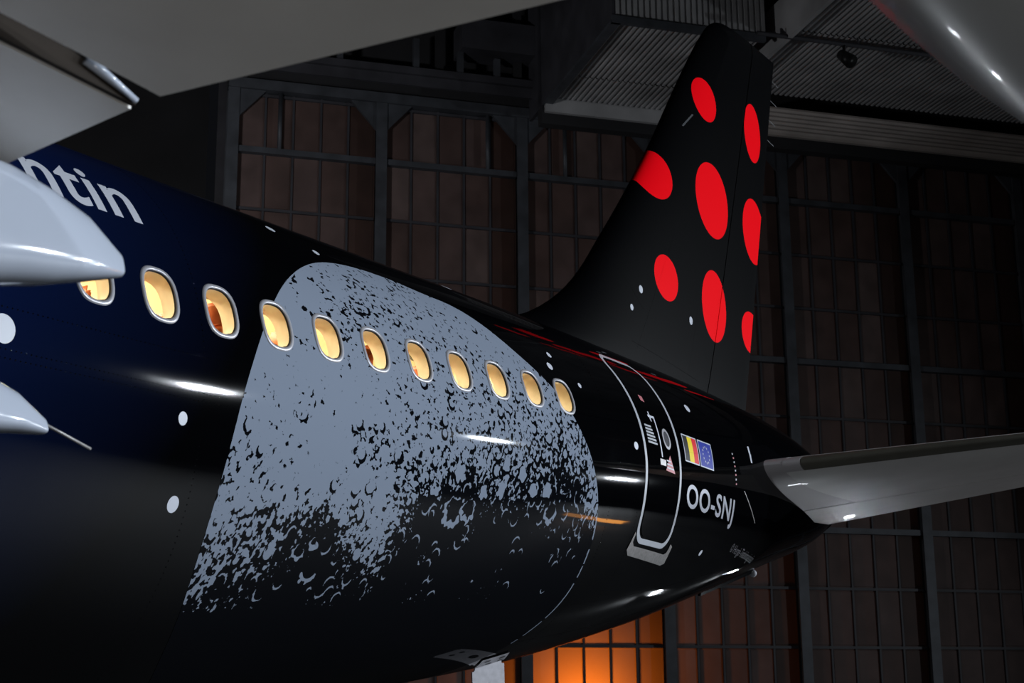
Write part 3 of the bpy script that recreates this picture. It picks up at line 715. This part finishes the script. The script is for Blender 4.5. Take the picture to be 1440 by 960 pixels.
so_ = [(6.185, -.33), (6.13, -.50), (6.20, -.545), (7.09, -.565), (7.17, -.54), (7.17, -.38), (7.11, -.36)]
si_ = [(6.205, -.35), (6.20, -.42), (6.245, -.455), (7.03, -.465), (7.085, -.445), (7.105, -.40), (7.10, -.37)]
bm = bmesh.new(); A = [bm.verts.new((x, y, 0)) for x, y in so_]; B = [bm.verts.new((x, y, 0)) for x, y in si_]
for i in range(6): bm.faces.new((A[i], A[i+1], B[i+1], B[i]))
decal('scuff_plate', bm, M['plate'], side_fn, door, .05, 'grey metal plate under the door sill', .006)

# ------------------------------------------------------------------ tail fin and rudder
FZ = [1.4, 1.95, 2.1, 2.25, 2.8, 3.6, 4.8, 6.83, 7.3, 7.6, 7.74, 7.79]
FL = [4.9, 6.1, 6.6, 7.05, 7.98, 8.75, 9.77, 11.29, 11.68, 12.0, 12.35, 12.8]
def fin_le(z): return nat(FZ, FL, z)
def fin_te(z): return 12.55 + .277*(z-1.91)
def fin_hinge(z): return 11.17 + .365*(z-1.95)
def naca(x): return 5*(.2969*np.sqrt(x)-.126*x-.3516*x**2+.2843*x**3-.1036*x**4)
def fin_half(X, z):
    le, te = fin_le(z), fin_te(z); les = np.maximum(9.77+.749*(z-4.8), le)
    x = np.clip((X-le)/(te-le), 0, 1); taper = np.sqrt(np.clip((7.80-z)/.25, 0.02, 1))
    return np.maximum(.098*(te-les)*naca(x)*taper, .004)
fzs = np.concatenate([np.linspace(1.4, 7.3, 48), [7.45, 7.55, 7.62, 7.68, 7.72, 7.75, 7.77, 7.785]])
def fin_part(name, side0, side1, nx, parent, label):
    V = []; F = []
    u = (1-np.cos(np.linspace(0, PI/2, nx))) if name == 'tail_fin' else np.linspace(0, 1, nx)
    for z in fzs:
        a, b_ = side0(z), max(side1(z), side0(z)+.01)
        Xs = a+(b_-a)*u; h = fin_half(Xs, z)
        V += [(x, -y, z+ZO) for x, y in zip(Xs, h)] + [(x, y, z+ZO) for x, y in zip(Xs[::-1], h[::-1])]
    c = 2*nx
    for k in range(len(fzs)-1):
        for i in range(c): F.append((k*c+i, k*c+(i+1) % c, (k+1)*c+(i+1) % c, (k+1)*c+i))
    F.append(tuple((len(fzs)-1)*c+i for i in range(c))); F.append(tuple(range(c))[::-1])
    o = mesh_np(name, V, F, M['fin'], parent); o['label'] = label
    md = o.modifiers.new('edge', 'EDGE_SPLIT'); md.split_angle = math.radians(50)
    return o
fin = fin_part('tail_fin', fin_le, lambda z: fin_hinge(z)-.012, 30, plane, 'tall black tail fin with bright red round spots')
rud = fin_part('rudder', lambda z: fin_hinge(z)+.012, fin_te, 14, plane, 'black rudder with red round spots')
def fin_spot(x, z, r):
    pts = np.array([(x+r*.9*math.cos(t), 0, z+r*math.sin(t)) for t in np.linspace(0, 2*PI, 20, endpoint=False)])
    V = [(p_[0], -fin_half(p_[0], p_[2])-.003, p_[2]+ZO) for p_ in pts]
    mesh_np('painted_spot', V, [tuple(range(20))], M['star'], fin, smooth=False)
for x, z, r in ((9.3, 3.0, .05), (9.05, 2.72, .04), (10.67, 2.9, .055)): fin_spot(x, z, r)
V = [(x, -fin_half(x, z)-.003, z+ZO) for x, z in ((10.72, 5.60), (10.76, 5.60), (11.06, 5.86), (11.02, 5.86))]
mesh_np('vent_mark', V, [(0, 1, 2, 3)], new_mat('fin_vent_grey', (.02, .023, .03), .5), fin, smooth=False)
for z in (7.45, 7.1, 6.75, 6.4):
    bm = bmesh.new(); x = float(fin_te(z)); add_tube(bm, (x-.02, 0, z+ZO), (x+.22, 0, z+ZO-.03), .005, 6); bm_obj('static_wick', bm, M['steel'], rud)

# ------------------------------------------------------------------ horizontal stabilisers
def stab_sec(y):                       # y distance from the centre line (port side negative)
    s = -y
    return (9.55+.6*(s-1.3), .745+.111*(s-1.3), 13.36+.25*(s-.75), .49+.150*(s-.75))
def stab_pt(y, x, low):
    lx, lz, tx, tz = stab_sec(y); c = tx-lx
    h = .105*naca(x)*c*(1 if low else .8)
    return (lx+c*x, y, lz+(tz-lz)*x - (h if low else -h) + .10*np.sin(PI*min(1, x*1.0))*(1 if low else 1)*c*.12 + ZO)
def stab_part(name, x0, x1, y0, y1, mat, parent, nx=14, ny=14, mirror=False, label=None):
    us = x0+(x1-x0)*(1-np.cos(np.linspace(0, PI/2, nx))) if x0 == 0 else np.linspace(x0, x1, nx)
    V, F = [], []; c = 2*nx
    for y in np.linspace(y0, y1, ny):
        V += [stab_pt(y, x, True) for x in us] + [stab_pt(y, x, False) for x in us[::-1]]
    for k in range(ny-1):
        for i in range(c): F.append((k*c+i, k*c+(i+1) % c, (k+1)*c+(i+1) % c, (k+1)*c+i))
    F += [tuple(range(c))[::-1], tuple((ny-1)*c+i for i in range(c))]
    V = np.array(V, float)
    if mirror: V[:, 1] *= -1; F = [f[::-1] for f in F]
    o = mesh_np(name, V, F, mat, parent)
    md = o.modifiers.new('edge', 'EDGE_SPLIT'); md.split_angle = math.radians(40)
    if label: o['label'] = label
    return o
for mir in (False, True):
    st = stab_part('horizontal_stabiliser', .0285, .595, -1.72, -6.1, M['tail_grey'], plane, mirror=mir, label='grey tailplane seen from below' if not mir else 'tailplane on the far side')
    stab_part('leading_edge', 0, .028, -1.9, -6.1, M['tail_le'], st, 8, mirror=mir, label='dark bare leading edge strip')
    stab_part('elevator', .605, 1.0, -.8, -6.1, M['tail_grey'], st, 10, mirror=mir)
    stab_part('root_panel', 0, .593, -.75, -1.72, M['tail_apron'], st, 14, 6, mirror=mir, label='pale panel at the stabiliser root')
    stab_part('leading_edge_root', 0, .028, -1.72, -1.89, M['tail_apron'], st, 8, 3, mirror=mir)
def blade(name, X_, th_, ln, mat, label):
    P = surf(np.array([X_]), np.array([math.radians(th_)]), 0.)[0]; nn = surfn(np.array([X_]), np.array([math.radians(th_)]))[0]
    bm = bmesh.new(); a = Vector(P); n_ = Vector(nn); t_ = Vector((1, 0, 0)); w_ = n_.cross(t_)
    add_box(bm, a-t_*.05-w_*.012-n_*.02, t_*.10, w_*.024, n_*ln)
    for v in bm.verts:
        if (v.co-a).dot(n_) > ln*.5: v.co += t_*.07
    o = bm_obj(name, bm, mat, plane); o['label'] = label; return o

# ------------------------------------------------------------------ wing, flaps and flap-track fairings
wing = empty('wing', (-7, -9, 0), plane)
wing['label'] = 'grey wing trailing edge overhead'
WGI = Matrix.Translation(-wing.location)
def wpt(name, V, F, mat, smooth=True, split=40):
    o = mesh_np(name, V, F, mat, None, smooth=smooth); o.parent = wing; o.matrix_parent_inverse = WGI
    md = o.modifiers.new('edge', 'EDGE_SPLIT'); md.split_angle = math.radians(split); return o
def slab(name, secs, mat, label=None):
    """secs: list of (y, [(x, z) lower], [(x, z) upper]) """
    V, F = [], []; c = None
    for y, lo, up in secs:
        loop = [(x, y, z+ZO) for x, z in lo] + [(x, y, z+ZO) for x, z in up[::-1]]; c = len(loop); V += loop
    for k in range(len(secs)-1):
        for i in range(c): F.append((k*c+i, k*c+(i+1) % c, (k+1)*c+(i+1) % c, (k+1)*c+i))
    F += [tuple(range(c))[::-1], tuple((len(secs)-1)*c+i for i in range(c))]
    o = wpt(name, V, F, mat, split=30)
    if label: o['label'] = label
    return o
def flap_sec(y, tex, tez, ch, droop):
    lo = [(tex-ch*u, tez+droop*ch*u + .02*math.sin(PI*u)) for u in (0, .2, .4, .6, .8, 1)]
    up = [(tex-ch*u, tez+droop*ch*u + .015 + .16*math.sin(PI*min(u, .8)*.6)) for u in (0, .2, .4, .6, .8, 1)]
    return (y, lo, up)
out = []
for y in np.linspace(-6.12, -13.0, 12):
    s = -6.12-y; out.append(flap_sec(y, -3.97+.27*s, -.50+.088*s, 1.45-.04*s, .035))
slab('outboard_flap', out, M['wing_grey'], 'large grey flap panel filling the top left corner')
inn = []
for y in np.linspace(-6.0, -2.1, 8):
    s = 6.0+y; inn.append(flap_sec(y, -3.955-.02*s, -.50-.11*s, 1.5, .03))
slab('inboard_flap', inn, M['wing_grey'], 'grey inner flap panel beside the fuselage')
wsec = []
for y, le, te, z, t in ((-2.0, -10.6, -5.35, -.92, .7), (-6.06, -8.4, -5.3, -.44, .5), (-10, -6.8, -4.3, -.1, .35), (-16.5, -4.2, -2.6, .5, .2)):
    lo = [(te-(te-le)*u, z - t*.35*math.sin(PI*u)+.04) for u in np.linspace(0, 1, 9)]; up = [(te-(te-le)*u, z + .06 + t*.65*math.sin(PI*u)) for u in np.linspace(0, 1, 9)]
    wsec.append((y, lo, up))
slab('wing_box', wsec, M['wing_grey'])
# dark end rib in the gap between the flaps, with its pale seal
_, lo_, up_ = flap_sec(-6.0, -3.955, -.50, 1.5, .03)
V = [(x-.004, -6.022, z+ZO+.004) for x, z in lo_] + [(x-.004, -6.022, z+ZO+.012) for x, z in up_[::-1]]; k_ = len(V)
V += [(x, y+.016, z) for x, y, z in V]
wpt('flap_end_rib', V, [tuple(range(k_)), tuple(range(k_, 2*k_))[::-1]] + [(i, (i+1) % k_, k_+(i+1) % k_, k_+i) for i in range(k_)], M['flap_side'], False)
bm = bmesh.new(); add_tube(bm, (-4.13, -6.03, -.435+ZO), (-3.965, -6.03, -.488+ZO), .016, 10, .008)
o = bm_obj('flap_end_seal', bm, M['fairing'], None, True); o.parent = wing; o.matrix_parent_inverse = WGI; o['label'] = 'small white seal at the flap corner'
def pod(name, y, st, mat, label, ex=2.4, n=40, keel=0.0):
    """st: (x, zc, half width, half height, y shift)"""
    V, F = [], []
    for x, zc, a, b_, dy in st:
        for t in np.linspace(0, 2*PI, n, endpoint=False):
            c_, s_ = math.cos(t), math.sin(t)
            sv = math.copysign(abs(s_)**(2/ex), s_)
            V.append((x, y+dy+math.copysign(abs(c_)**(2/ex)*a, c_)*(1-keel*max(0, sv+.65)/1.65), ZO+zc+sv*b_))
    for k in range(len(st)-1):
        for i in range(n): F.append((k*n+i, k*n+(i+1) % n, (k+1)*n+(i+1) % n, (k+1)*n+i))
    F += [tuple(range(n))[::-1], tuple((len(st)-1)*n+i for i in range(n))]
    o = wpt(name, V, F, mat, split=55); o['label'] = label; return o
def interp_st(keys, k=28):
    K = np.array(keys, float); o_ = np.argsort(K[:, 0]); K = K[o_]; xs_ = np.linspace(K[0, 0], K[-1, 0], k)
    return list(zip(xs_, *[nat(K[:, 0], K[:, j], xs_) for j in range(1, 5)]))
F1 = interp_st([(-7.2, -.95, .10, .10, 0), (-6.0, -.95, .19, .22, 0), (-5.0, -.87, .19, .24, 0), (-4.3, -.78, .17, .20, 0), (-3.95, -.745, .13, .15, 0), (-3.75, -.745, .085, .095, 0), (-3.64, -.758, .05, .055, 0), (-3.615, -.762, .03, .035, 0)])
pod('flap_track_fairing', -5.6, F1, M['fairing'], 'glossy white pointed fairing under the inner flap', ex=3.0, keel=.55)
F2 = interp_st([(-6.6, -1.1, .08, .08, 0), (-4.6, -1.0, .18, .20, 0), (-3.4, -.93, .15, .14, 0), (-3.05, -.94, .10, .085, 0), (-2.87, -.975, .04, .03, 0)])
f2 = pod('flap_track_fairing', -4.4, F2, M['fairing'], 'lower white fairing tip with a thin rod at the left edge', ex=3.0, keel=.5)
F3 = interp_st([(-6.2, -.55, .12, .12, 0), (-5.0, -.52, .25, .26, 0), (-4.0, -.475, .285, .272, 0), (-3.2, -.42, .305, .26, 0), (-2.4, -.36, .27, .22, 0), (-1.6, -.25, .10, .07, 0)])
pod('flap_track_fairing', -8.10, F3, M['fairing_grey'], 'blurred grey rounded fairing in the top right corner')
bm = bmesh.new(); add_tube(bm, (-2.93, -4.4, -.945+ZO), (-2.66, -4.42, -1.03+ZO), .006, 6)
o = bm_obj('static_rod', bm, M['plate'], None, True); o.parent = wing; o.matrix_parent_inverse = WGI

# ------------------------------------------------------------------ belly details
hatch = empty('service_hatch', tuple(surf(np.array([5.45]), np.array([math.radians(-69)]), 0.)[0]), plane)
hatch['label'] = 'open white service panel hanging under the belly'
HIV = Matrix.Translation(-hatch.location)
def hp(o): o.parent = hatch; o.matrix_parent_inverse = HIV; return o
o = decal('hatch_plate', poly_bm([(5.10, -66.5), (5.42, -63.8), (5.62, -70.0), (5.34, -74.5)]), M['white_metal'], lambda u, v: (u, np.radians(v)), None, 4, off=.012); hp(o)
for cx, cv in ((5.25, -68), (5.42, -66.5), (5.40, -71), (5.5, -69)):
    hp(decal('service_port', poly_bm(ellipse(cx, cv, .035, .9, 12)), M['gasket'], lambda u, v: (u, np.radians(v)), None, 4, off=.016))
a, b_ = [Vector(q) for q in surf(np.array([5.33, 5.63]), np.radians(np.array([-75.0, -70.2])), .012)]
dn_ = Vector((.10, .05, -.62)); wv = b_-a; nv = wv.cross(dn_).normalized()*.02
bm = bmesh.new(); add_box(bm, a, wv, dn_, nv); recalc(bm); bmesh.ops.bevel(bm, geom=[e_ for e_ in bm.edges if abs((e_.verts[0].co-e_.verts[1].co).normalized().dot(nv.normalized())) > .9], offset=.03, segments=3, affect='EDGES')
hp(bm_obj('hatch_door', bm, M['white_metal']))
for fx1, fy1, r in ((.5, .35, .05), (.35, .75, .03), (.7, .75, .03)):
    bm = bmesh.new(); c_ = a+wv*fx1+dn_*fy1; add_tube(bm, c_-nv*.2, c_+nv*1.2, r, 14); hp(bm_obj('latch', bm, M['gasket']))
mast = bmesh.new(); add_box(mast, (10.4, -.32, -.615+ZO), (1.5, 0, .375), (0, .04, 0), (0, 0, .12)); o = bm_obj('drain_mast', mast, M['black'], plane)
bm = bmesh.new(); bmesh.ops.create_uvsphere(bm, u_segments=14, v_segments=8, radius=.05, matrix=Matrix.Translation((11.95, -.3, -.235+ZO)))
o2 = bm_obj('mast_tip', bm, M['star'], o, True); o2['label'] = 'pale tip on the mast'
decal('painted_glint', poly_bm([(9.18, 6.0), (9.235, 6.0), (9.235, 14.3), (9.18, 14.3)]), M['star'], lambda u, v: (u, np.radians(v)), fus, 4, 'painted light reflection, short and upright, by the tailplane root', .006)  # light reflection on the hull, painted as a pale decal

for i in range(8):
    d_ = 9.2-1.85*i; decal('trim_tick', poly_bm([(8.55+.007*i, d_), (8.585+.007*i, d_), (8.585+.007*i, d_-.8), (8.55+.007*i, d_-.8)]), M['pink'] if i % 2 else M['outline'], lambda u, v: (u, np.radians(v)), fus, 4, off=.004)
decal('seam_strip', poly_bm([(8.89, -6.8), (8.915, -6.8), (9.56, -21.4), (9.53, -21.4)]), M['plate'], lambda u, v: (u, np.radians(v)), fus, 1, off=.004)
# ------------------------------------------------------------------ rivet rows along the lap joints
def rivets(name, pts, r, hgt, parent, fn):
    V, F = [], []
    for a_, b2 in pts:
        P, n_ = fn(a_, b2); P, n_ = Vector(P), Vector(n_); t_ = n_.orthogonal().normalized(); w_ = n_.cross(t_); k0 = len(V)
        for rr, hh in ((r, 0), (r*.6, hgt*.75)):
            for q in range(6): V.append(P + (t_*math.cos(q*PI/3)+w_*math.sin(q*PI/3))*rr + n_*hh)
        V.append(P+n_*hgt)
        for q in range(6):
            F.append((k0+q, k0+(q+1) % 6, k0+6+(q+1) % 6, k0+6+q)); F.append((k0+6+q, k0+6+(q+1) % 6, k0+12))
    o = mesh_np(name, np.array([tuple(v) for v in V]), F, M['black'] if name != 'fin_rivets' else M['fin'], parent); tag(o, kind='stuff'); return o
hull_fn = lambda X_, T_: (surf(np.array([X_]), np.array([T_]), .001)[0], surfn(np.array([X_]), np.array([T_]))[0])
P_ = []
for x in np.arange(-2.2, 7.5, .035):
    for d_ in (6.2, -.7, -2.0): P_.append((x, math.radians(d_)))
for X_ in (-1.3, .33, 2.4, 5.55, 6.12, 7.12):
    for d_ in np.arange(-60, 60, 1.1): P_.append((X_, math.radians(d_)))
for d_ in (-44, -58): P_ += [(x, math.radians(d_)) for x in np.arange(4.5, 9, .035)]
P_ = [q for q in P_ if math.hypot(q[0]-2.93, q[1]*R0+.92) > 2.55]
rivets('rivet_rows', P_, .005, .0018, fus, hull_fn)
fin_fn = lambda X_, z: ((X_, -float(fin_half(X_, z))-.0005, z+ZO), (0.05, -1, 0.05))
P_ = [(10.75-1.6*u, 4.7-2.45*u) for u in np.linspace(0, 1, 90)] + [(8.6+.75*u, 3.35-.6*u) for u in np.linspace(0, 1, 34)] + [(9.0+1.9*u, 2.3-.15*u) for u in np.linspace(0, 1, 70)]
P_ += [(float(fin_hinge(z))-.06, z) for z in np.arange(2, 7.4, .05)] + [(float(fin_te(z))-.05, z) for z in np.arange(2, 7.4, .04)] + [(10.9-.3*u, 3.1-.85*u) for u in np.linspace(0, 1, 30)]
rivets('fin_rivets', P_, .006, .0025, fin, fin_fn)
